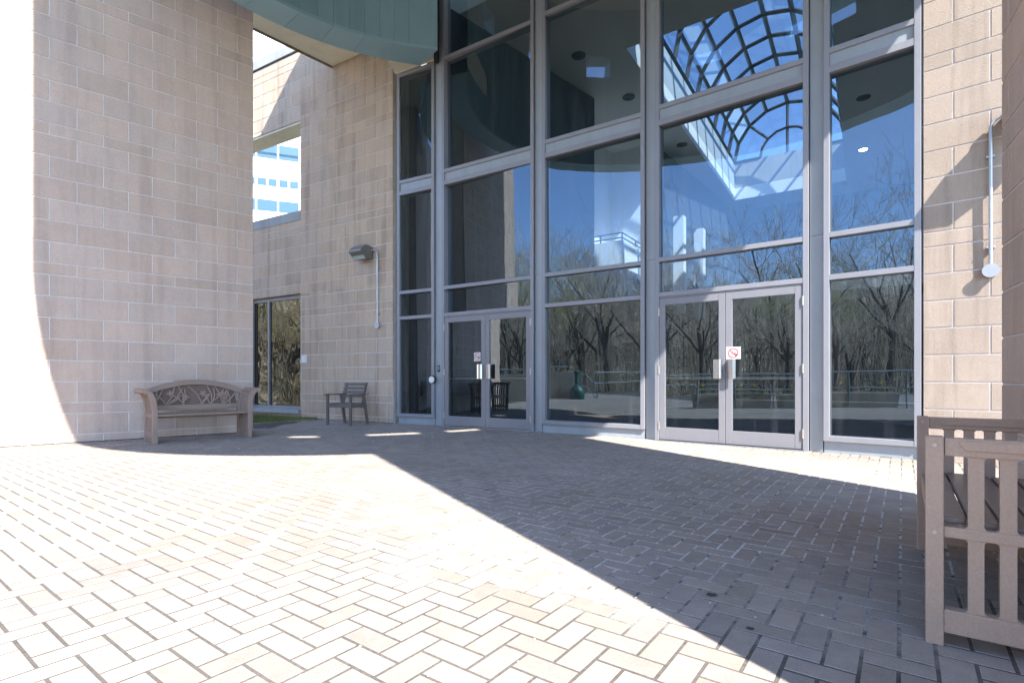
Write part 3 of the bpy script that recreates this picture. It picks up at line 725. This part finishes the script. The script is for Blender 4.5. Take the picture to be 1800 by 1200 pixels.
# ---------------------------------------------------------------- wall fixtures
def fixture(name, label, A, D_, mirror, xs):
    # local x along the wall (left to right), -y out of the wall
    r = thing(name, label, 'floodlight', (A[0], A[1], 3.6), math.atan2(D_[1], D_[0]), 'floodlights on the block walls')
    s = -1 if mirror else 1                       # conduit lies at local x = 0, lamp on side -s
    x0, x1 = sorted((-s * .14, -s * .52))
    b = MB(); b.prism([(-.02, .14), (-.22, .17), (-.36, .06), (-.36, -.0), (-.20, -.13), (-.02, -.10)], x0, x1, 'x')
    b.build('housing', 'fixture', r, bevel=.012)
    b = MB(); b.prism([(-.362, .045), (-.374, .04), (-.218, -.135), (-.205, -.125)], x0 + .025, x1 - .025, 'x'); b.build('lens', 'lens', r, bevel=.004)
    b = MB(); b.box(x0 + .08, x1 - .08, -.03, 0.006, -.07, .12); b.build('bracket', 'fixture', r, bevel=.004)
    b = MB(); pts = [(-s * .14, -.07, .07), (-s * .09, -.065, .07)] + [(-s * .09 + s * .09 * math.sin(R(a)), -.055, .07 - .09 + .09 * math.cos(R(a))) for a in (30, 60, 90)] + [(0, -.045, -.15), (0, -.04, -1.46)]
    b.tube(pts, .017, 10); b.build('conduit', 'galv', r, smooth=True)
    b = MB(); T = Matrix.Rotation(R(90), 4, 'X')
    n = 20; rr = .066
    vs = [(rr * math.cos(2 * PI * k / n), y, -1.53 + rr * math.sin(2 * PI * k / n)) for y in (.004, -.055, -.058) for k in range(n)]
    vs2 = [(v[0] * (1.08 if i >= n * 2 else 1), v[1], -1.53 + (v[2] + 1.53) * (1.08 if i >= n * 2 else 1)) for i, v in enumerate(vs)]
    vs2 += [(v[0], v[1] - .008, v[2]) for v in vs2[2 * n:]]
    fs = [(k + n * q, (k + 1) % n + n * q, (k + 1) % n + n * (q + 1), k + n * (q + 1)) for q in range(3) for k in range(n)] + [tuple(range(3 * n, 4 * n))]
    b.add(vs2, fs); b.build('junction_box', 'galv', r)
    b = MB()
    for z in (-.32, -1.28): b = MB(); b.box(-.035, .035, -.05, .006, z - .012, z + .012); b.build('conduit_clip', 'galv', r, bevel=.003)
BWD = (-BW_D[0], -BW_D[1])
pA = bw(.395, .0)
fixture('wall_floodlight', 'bronze floodlight with conduit on the rear block wall above the armchair', pA, BWD, False, 1)
pB = (PW_A[0] + PW_D[0] * .565, PW_A[1] + PW_D[1] * .565)
fixture('wall_floodlight', 'floodlight on the sunlit block wall, mostly hidden, with conduit and round box showing', pB, PW_D, True, 1)
pl = bw(2.79, 0)
t = thing('wall_plaque', 'small blank cream plaque low on the rear block wall beside the window', 'plaque', (*pl, 1.40), math.atan2(BWD[1], BWD[0]))
a = MB(); a.box(-.10, .10, -.022, .004, -.095, .095); a.build('plate', 'white', t, bevel=.004)
a = MB(); a.box(-.055, .055, -.027, -.0225, -.055, .055); a.build('inset', 'ceil', t, bevel=.002)
def on_bay(bi, x, y, z):
    A, B = FV[bi]; a = ang(A, B); return (A[0] + x * math.cos(a) - y * math.sin(a), A[1] + x * math.sin(a) + y * math.cos(a), z), a
W0 = dist(*FV[0])
p_, a_ = on_bay(0, W0 + .175, .042, 1.135)
t = thing('card_reader', 'small black card reader on the mullion left of the far doors', 'card reader', p_, a_)
MB().box(-.037, .037, -.025, .004, -.065, .065).build('case', 'black', t, bevel=.006)
MB().box(-.02, .02, -.030, -.0255, -.03, .045).build('keypad', 'grey', t, bevel=.002)
p_, a_ = on_bay(0, W0 + .035, .0, .915)
t = thing('door_button', 'round white push button with black rim left of the far doors', 'push button', p_, a_)
def disc(r, y0, y1, n=24): 
    m = MB(); m.add([(r * math.cos(2 * PI * k / n), y, r * math.sin(2 * PI * k / n)) for y in (y0, y1) for k in range(n)], [tuple(range(n)), tuple(range(n, 2 * n))[::-1]] + [(k, (k + 1) % n, n + (k + 1) % n, n + k) for k in range(n)]); return m
disc(.085, .004, -.03).build('rim', 'black', t); disc(.068, -.0305, -.04).build('push_plate', 'white', t); disc(.045, -.0402, -.042).build('emblem', 'ceil', t)

# no smoking signs on the door glass
def sign(bi, x, z, wd, ht, label, yaw=0):
    p_, a_ = on_bay(bi, x, .014, z)
    t = thing('no_smoking_sign', label, 'sign', p_, a_, 'no smoking signs on the doors')
    MB().box(-wd / 2, wd / 2, -.004, .004, -ht / 2, ht / 2).build('plate', 'white', t, bevel=.0015)
    r_ = ht * .40; n = 28; y0, y1 = -.0062, -.0042
    a = MB(); vs = [((r_ * k_) * math.cos(2 * PI * k / n), y, (r_ * k_) * math.sin(2 * PI * k / n)) for k_, y in ((1, y0), (.84, y0), (1, y1), (.84, y1)) for k in range(n)]
    fs = []
    for k in range(n):
        l = (k + 1) % n; fs += [(k, l, n + l, n + k), (k, 2 * n + k, 2 * n + l, l), (n + k, n + l, 3 * n + l, 3 * n + k)]
    a.add(vs, fs)
    T = Matrix.Rotation(R(45), 4, 'Y'); a.box(-r_ * .86, r_ * .86, -.0064, -.0044, -r_ * .08, r_ * .08, T); a.build('prohibition_ring', 'red', t)
    a = MB(); a.box(-r_ * .62, r_ * .22, -.0058, -.0043, -r_ * .16, r_ * .0); a.build('cigarette', 'grey', t)
    a = MB(); a.box(r_ * .26, r_ * .52, -.0058, -.0043, -r_ * .16, r_ * .0)
    a.prism([(r_ * .30, -r_ * .55), (r_ * .62, -r_ * .55), (r_ * .78, -r_ * .20), (r_ * .55, -r_ * .20)], -.0058, -.0043, 'y'); a.build('ember', 'black', t)
    a = MB(); a.tube([(r_ * .3, -.005, r_ * .06), (r_ * .42, -.005, r_ * .2), (r_ * .22, -.005, r_ * .34), (r_ * .36, -.005, r_ * .5)], r_ * .035, 6); a.build('smoke', 'grey', t)
W1 = dist(*FV[1]); W3 = dist(*FV[3])
sign(1, W1 * .407, 1.345, .15, .165, 'small square no smoking sign on the far left pair of doors')
sign(3, W3 * .555, 1.285, .195, .170, 'larger square no smoking sign on the near pair of doors')

# ---------------------------------------------------------------- far office tower seen through the wall opening
A_ = (-40.0, 55.0); dT = Vector((2.66, 1.0)).normalized(); rzT = math.atan2(dT.y, dT.x)
t = thing('office_tower', 'sunlit white office tower with strips of blue windows, seen through the wall opening', 'building', (A_[0], A_[1], 0), rzT)
a = MB(); a.box(0, 40, 0, 14, -1, 44); a.build('tower_body', 'tower', t)
for per in (0, 1):
    for k in range(3, 13):
        x = .95 + k * 2.25; zp = per * 6.3
        a = MB(); a.box(x, x + 2.08, -.04, .05, 19.9 + zp, 21.15 + zp); a.build('window', 'towerglass', t)
        for q in (0, 1.1): a = MB(); a.box(x + q + .05, x + q + .95, -.04, .05, 22.75 + zp, 23.55 + zp); a.build('window', 'towerglass', t)
        a = MB(); a.box(x, x + 2.08, -.04, .05, 25.85 + zp, 26.5 + zp) 
        a.build('window', 'towerglass', t)
a = MB()
for per in (-1, 0, 1, 2):
    for z in (22.55, 23.62): a.box(.2, 39.8, -.015, .01, z + per * 6.3, z + .07 + per * 6.3)
for k in range(18): a.box(.84 + k * 2.25, .90 + k * 2.25, -.014, .01, 2, 43)
a.build('reveal_line', 'towerline', t)

# ---------------------------------------------------------------- terrace edge mirrored in the glass
def seg_rail(name, label, pts, zt, zm, posts, r_=.022, m='railm'):
    t = thing(name, label, 'railing', (*pts[0], 0))
    o = pts[0]
    a = MB(); a.tube([(p[0] - o[0], p[1] - o[1], zt) for p in pts], r_, 8); a.build('top_rail', m, t)
    a = MB(); a.tube([(p[0] - o[0], p[1] - o[1], zm) for p in pts], r_ * .8, 8); a.build('mid_rail', m, t)
    for p in posts:
        a = MB(); a.tube([(p[0] - o[0], p[1] - o[1], -.02), (p[0] - o[0], p[1] - o[1], zt)], r_, 8); a.build('post', m, t)
P_ = [(-3.78, 3.19), (-3.1, .95), (-2.10, -1.2), (-1.4, -3.2)]
def lerp(a, b, f): return (a[0] + (b[0] - a[0]) * f, a[1] + (b[1] - a[1]) * f)
seg_rail('terrace_railing', 'grey pipe railing in front of the planters, mirrored in the near doors', P_, .98, .54,
         [P_[0], lerp(P_[0], P_[1], .45), lerp(P_[0], P_[1], .9), lerp(P_[1], P_[2], .35), lerp(P_[1], P_[2], .92), P_[3]])
seg_rail('far_railing', 'thin far railing along the wood edge', [(-11.4, .6), (-12.2, -2.5), (-11.0, -6.5), (-9.0, -9.0)], .95, .5, [(-11.4, .6), (-12.2, -2.5), (-11.6, -4.5), (-11.0, -6.5), (-9.0, -9.0)])
def planter(A, B, label):
    L_ = dist(A, B); t = thing('planter', label, 'planter', (*A, 0), ang(A, B), 'planters along the terrace')
    a = MB(); a.prism([(0, 0), (L_, 0), (L_ + .06, .40), (-.06, .40)], -.26, .26, 'y'); a.build('trough', 'conc', t, bevel=.015)
    a = MB(); a.box(-.03, L_ + .03, -.22, .22, .401, .415); a.build('compost', 'soil', t)
    rn = random.Random(int(L_ * 100)); a = MB(); fl = MB()
    for k in range(int(L_ * 7)):
        x, y = rn.uniform(.05, L_ - .05), rn.uniform(-.16, .16)
        if rn.random() < .35: continue
        for j in range(7):
            an = rn.uniform(0, 6.28); q = rn.uniform(.05, .14); h = rn.uniform(.12, .26)
            a.add([(x - .008, y, .41), (x + .008, y, .41), (x + q * math.cos(an), y + q * math.sin(an), .41 + h)], [(0, 1, 2)])
        if rn.random() < .3: fl.lathe([(.01, .60 + .0), (.045, .64), (.03, .68)], 7, (x, y))
    a.build('foliage', 'plantg', t); fl.build('blossom', 'yellow', t)
planter((-4.15, 3.0), (-3.5, 1.15), 'long concrete planter with daffodils behind the railing, mirrored in the near doors')
planter((-3.35, .75), (-2.60, -1.05), 'concrete planter with yellow daffodils, mirrored in the pane beside the sunlit wall')
cw = thing('concrete_wall', 'low concrete stair wall with a pipe rail, mirrored in the middle pane', 'wall', (-9.9, 6.0, 0), ang((-9.9, 6.0), (-8.7, 2.9)))
L_ = dist((-9.9, 6.0), (-8.7, 2.9))
a = MB(); a.box(0, L_, -.12, .12, -.3, 1.02); a.build('wall_body', 'conc', cw, bevel=.01)
a = MB(); a.tube([(0, 0, 1.2), (L_ - .5, 0, 1.2), (L_ - .5, 0, 1.0)], .025, 8)
for k in range(3): a.tube([(.4 + k * 1.0, 0, 1.0), (.4 + k * 1.0, 0, 1.2)], .022, 8)
a.tube([(L_ - .35, .2, 0), (L_ - .35, .2, .95), (L_ + .1, .2, .9), (L_ + .55, .2, .45), (L_ + .55, .2, -.2)], .025, 8); a.tube([(L_ - .3, .2, .5), (L_ + .1, .2, .45), (L_ + .5, .2, .02)], .02, 8)
a.build('pipe_rail', 'railm', cw)
t = thing('smoking_receptacle', 'green bottle shaped smokers receptacle by the concrete wall, mirrored in the glass', 'ashtray', (-8.15, 3.45, 0))
MB().lathe([(.27, 0), (.285, .02), (.285, .26), (.26, .36), (.17, .46), (.09, .53), (.078, .60), (.074, .95), (.09, .97), (.095, 1.03), (.06, 1.07)], 20).build('body', 'ashgreen', t, smooth=True)

# ---------------------------------------------------------------- bare wood beyond the terrace
def make_tree(seed, H, spread, kind_, nsub=3, dens=1.0):
    rn = random.Random(seed); tr = MB(); cr = MB(); tips = []
    def grow(p, d, l, r, lev):
        pts = [p]; rs = [r]; n = 3 if lev < 2 else 2; q = Vector(p); dd = Vector(d)
        for i in range(n):
            dd = (dd + Vector((rn.gauss(0, .16), rn.gauss(0, .16), rn.gauss(.04, .08)))).normalized(); q = q + dd * (l / n); pts.append(q.copy()); rs.append(r * (1 - .42 * (i + 1) / n))
        (tr if lev < 2 else cr).tube(pts, rs, 6 if lev == 0 else (4 if lev == 1 else 3), cap=False)
        if lev >= 5: return
        kids = [4, 4, 4, 3, 3][lev] if lev else 5
        for k in range(int(kids * (dens if lev > 2 else 1) + rn.random() * .9)):
            f = rn.uniform(.35, 1.0) if lev else rn.uniform(.3, 1.0); i = min(int(f * n), n - 1); base = pts[i].lerp(pts[i + 1], f * n - i)
            a = rn.uniform(0, 6.28); tilt = rn.uniform(.35, 1.0) * spread
            side = dd.orthogonal().normalized(); side.rotate(Matrix.Rotation(a, 3, dd)); nd = (dd * math.cos(tilt) + side * math.sin(tilt)); nd.z += .12
            grow(base, nd.normalized(), l * rn.uniform(.5, .8), max(rs[i + 1] * rn.uniform(.45, .7), .006), lev + 1)
    grow(Vector((0, 0, -.4)), Vector((rn.uniform(-.1, .1), rn.uniform(-.1, .1), 1)), H * .42, H * .0155, 0)
    return tr, cr
kinds = [('bare_tree', 'tall bare grey brown tree in the wood mirrored by the glass', 'tree', 11.5, .85, 'twig', 'tall bare trees of the wood'),
         ('bare_tree', 'tall bare grey brown tree in the wood mirrored by the glass', 'tree', 10.0, .95, 'twig', 'tall bare trees of the wood'),
         ('willow_tree', 'budding yellow green willow rising in the wood mirrored by the glass', 'tree', 10.5, .7, 'twig2', 'budding willows of the wood'),
         ('bare_sapling', 'slender bare sapling in the brush mirrored by the glass', 'tree', 6.5, .8, 'twig', 'slender saplings of the wood')]
protos = []
for i, (nm, lb, ct, H, sp, tw, gr) in enumerate(kinds):
    t = thing(nm, lb, ct, (0, 0, -.3), 0, gr)
    tr, cr = make_tree(11 + i, H, sp, tw, dens=(1.0, 1.0, 1.45, .9)[i])
    tr.build('trunk', 'bark', t, smooth=True); cr.build('crown', tw, t)
    protos.append(t)
rn = random.Random(21); first = [True] * 4; placed = []
spots = []
for k in range(1500):
    a = R(rn.uniform(170, 246)); rad = rn.uniform(18.5, 34); x, y = 1.3 + rad * math.cos(a), 8.7 + rad * math.sin(a)
    if x > -13.0 and y > -6: continue
    if any(math.hypot(x - q[0], y - q[1]) < 1.6 for q in spots): continue
    spots.append((x, y, rad))
    if len(spots) >= 64: break
spots = [(-17.3, -2.4, 21.5), (-18.6, 1.2, 21.3)] + spots
for si_, (x, y, rad) in enumerate(spots):
    zt_ = -.3 + max(0, (rad - 22) * .16)
    ty = rn.choices([0, 1, 2, 3], [.3, .3, .1, .5])[0]
    if rad > 27: ty = rn.choices([0, 1, 2], [.5, .4, .1])[0]
    if si_ < 2: ty = 2
    s = rn.uniform(.8, 1.12); rz = rn.uniform(0, 6.28)
    if first[ty]:
        first[ty] = False; o = protos[ty]; o.location = (x, y, zt_); o.rotation_euler = (0, 0, rz); o.scale = (s, s, s)
    else: copy_thing(protos[ty], (x, y, zt_), rz, scale=(s, s, s))
# leaf covered bank added as a bright backdrop, lightening the mirrored wood
def backdrop_slope(x, y):
    d = math.hypot(x - 1.3, y - 8.7); f = max(0, min(1, (d - 21) / 22)); f = f * f * (3 - 2 * f)
    return -.32 + f * 8.2 + .5 * math.sin(x * .31 + y * .17) * f
g = MB(); NA_, NR_ = 60, 22; vs = []; fs = []
for i in range(NA_ + 1):
    a = R(166 + i * (252 - 166) / NA_)
    for j in range(NR_ + 1):
        d = 19.5 + j * 1.9 if j < NR_ else 140
        x, y = 1.3 + d * math.cos(a), 8.7 + d * math.sin(a); vs.append((x, y, backdrop_slope(x, y)))
for i in range(NA_):
    for j in range(NR_): fs.append((i * (NR_ + 1) + j, (i + 1) * (NR_ + 1) + j, (i + 1) * (NR_ + 1) + j + 1, i * (NR_ + 1) + j + 1))
g.add(vs, fs); kind(g.build('backdrop_bank', 'backdrop_litter', smooth=True), 'structure')
# brush at the foot of the wood
b = MB(); rn = random.Random(8)
for k in range(7000):
    a = R(rn.uniform(170, 248)); rad = rn.uniform(18, 36); x, y = 1.3 + rad * math.cos(a), 8.7 + rad * math.sin(a)
    if x > -12.6 and y > -8: continue
    h = rn.uniform(.5, 4.0) * (1 if rn.random() < .8 else 1.5); lx, ly = rn.gauss(0, .45), rn.gauss(0, .45); q = rn.uniform(.010, .032)
    z_ = backdrop_slope(x, y); b.add([(x - q, y, z_), (x + q, y, z_), (x + lx, y + ly, h + z_), (x, y + q, z_)], [(0, 1, 2), (1, 3, 2), (3, 0, 2)])
kind(b.build('brush', 'brush'), 'stuff')

# specks of grit and leaf scraps on the paving
g = MB(); rn = random.Random(4)
def scrap(x, y, r_):
    a0 = rn.uniform(0, 6.28); n = 5
    pts = [(x + r_ * rn.uniform(.5, 1.4) * math.cos(a0 + 6.283 * i / n), y + r_ * rn.uniform(.4, 1.2) * math.sin(a0 + 6.283 * i / n)) for i in range(n)]
    g.add([(p[0], p[1], .0015 + rn.random() * r_ * .5) for p in pts] + [(x, y, .002 + r_ * .4)], [(i, (i + 1) % n, n) for i in range(n)])
for (A, B, no, nmax) in ((LW_A, LW_B, 1, 110), ((-4.9, 12.45), BW_B, 1, 90), (FV[0][0], FV[4][1], 1, 150), (RW_A, RW_B, -1, 60)):
    dx, dy = B[0] - A[0], B[1] - A[1]; l_ = math.hypot(dx, dy)
    for k in range(nmax):
        f_ = rn.random(); o_ = .03 + abs(rn.gauss(0, .16)) + (.12 if A == FV[0][0] else 0); nx, ny = (dy / l_, -dx / l_)
        scrap(A[0] + dx * f_ + nx * o_, A[1] + dy * f_ + ny * o_, rn.uniform(.006, .022))
for k in range(900):
    y = rn.uniform(1.2, 10.5) if rn.random() < .6 else rn.uniform(7.0, 10.8); x = rn.uniform(-.75 * y, .62 * y)
    if behind(x, y): continue
    r_ = rn.uniform(.002, .006) * (1 + .10 * y) * (2.0 if rn.random() < .06 else 1); a0 = rn.uniform(0, 6.28); n = rn.choice((4, 5, 6))
    pts = [(x + r_ * rn.uniform(.5, 1.3) * math.cos(a0 + 6.283 * i / n), y + r_ * rn.uniform(.5, 1.3) * math.sin(a0 + 6.283 * i / n)) for i in range(n)]
    vs = [(p[0], p[1], .0012) for p in pts] + [(x, y, .0012 + r_ * .5)]
    g.add(vs, [(i, (i + 1) % n, n) for i in range(n)])
kind(g.build('grit', 'grit'), 'stuff')
g = MB()
for x, y, r_ in ((.853, 2.26, .022), (.88, 1.955, .014), (-.2, 4.4, .02), (1.9, 3.3, .018), (1.35, 3.9, .016)):
    n = 12; g.add([(x + r_ * (1 + .25 * math.sin(i * 2.3)) * math.cos(6.283 * i / n), y + r_ * (1 + .2 * math.cos(i * 1.7)) * math.sin(6.283 * i / n), .0016) for i in range(n)], [tuple(range(n))])
kind(g.build('gum_spots', 'black'), 'stuff')
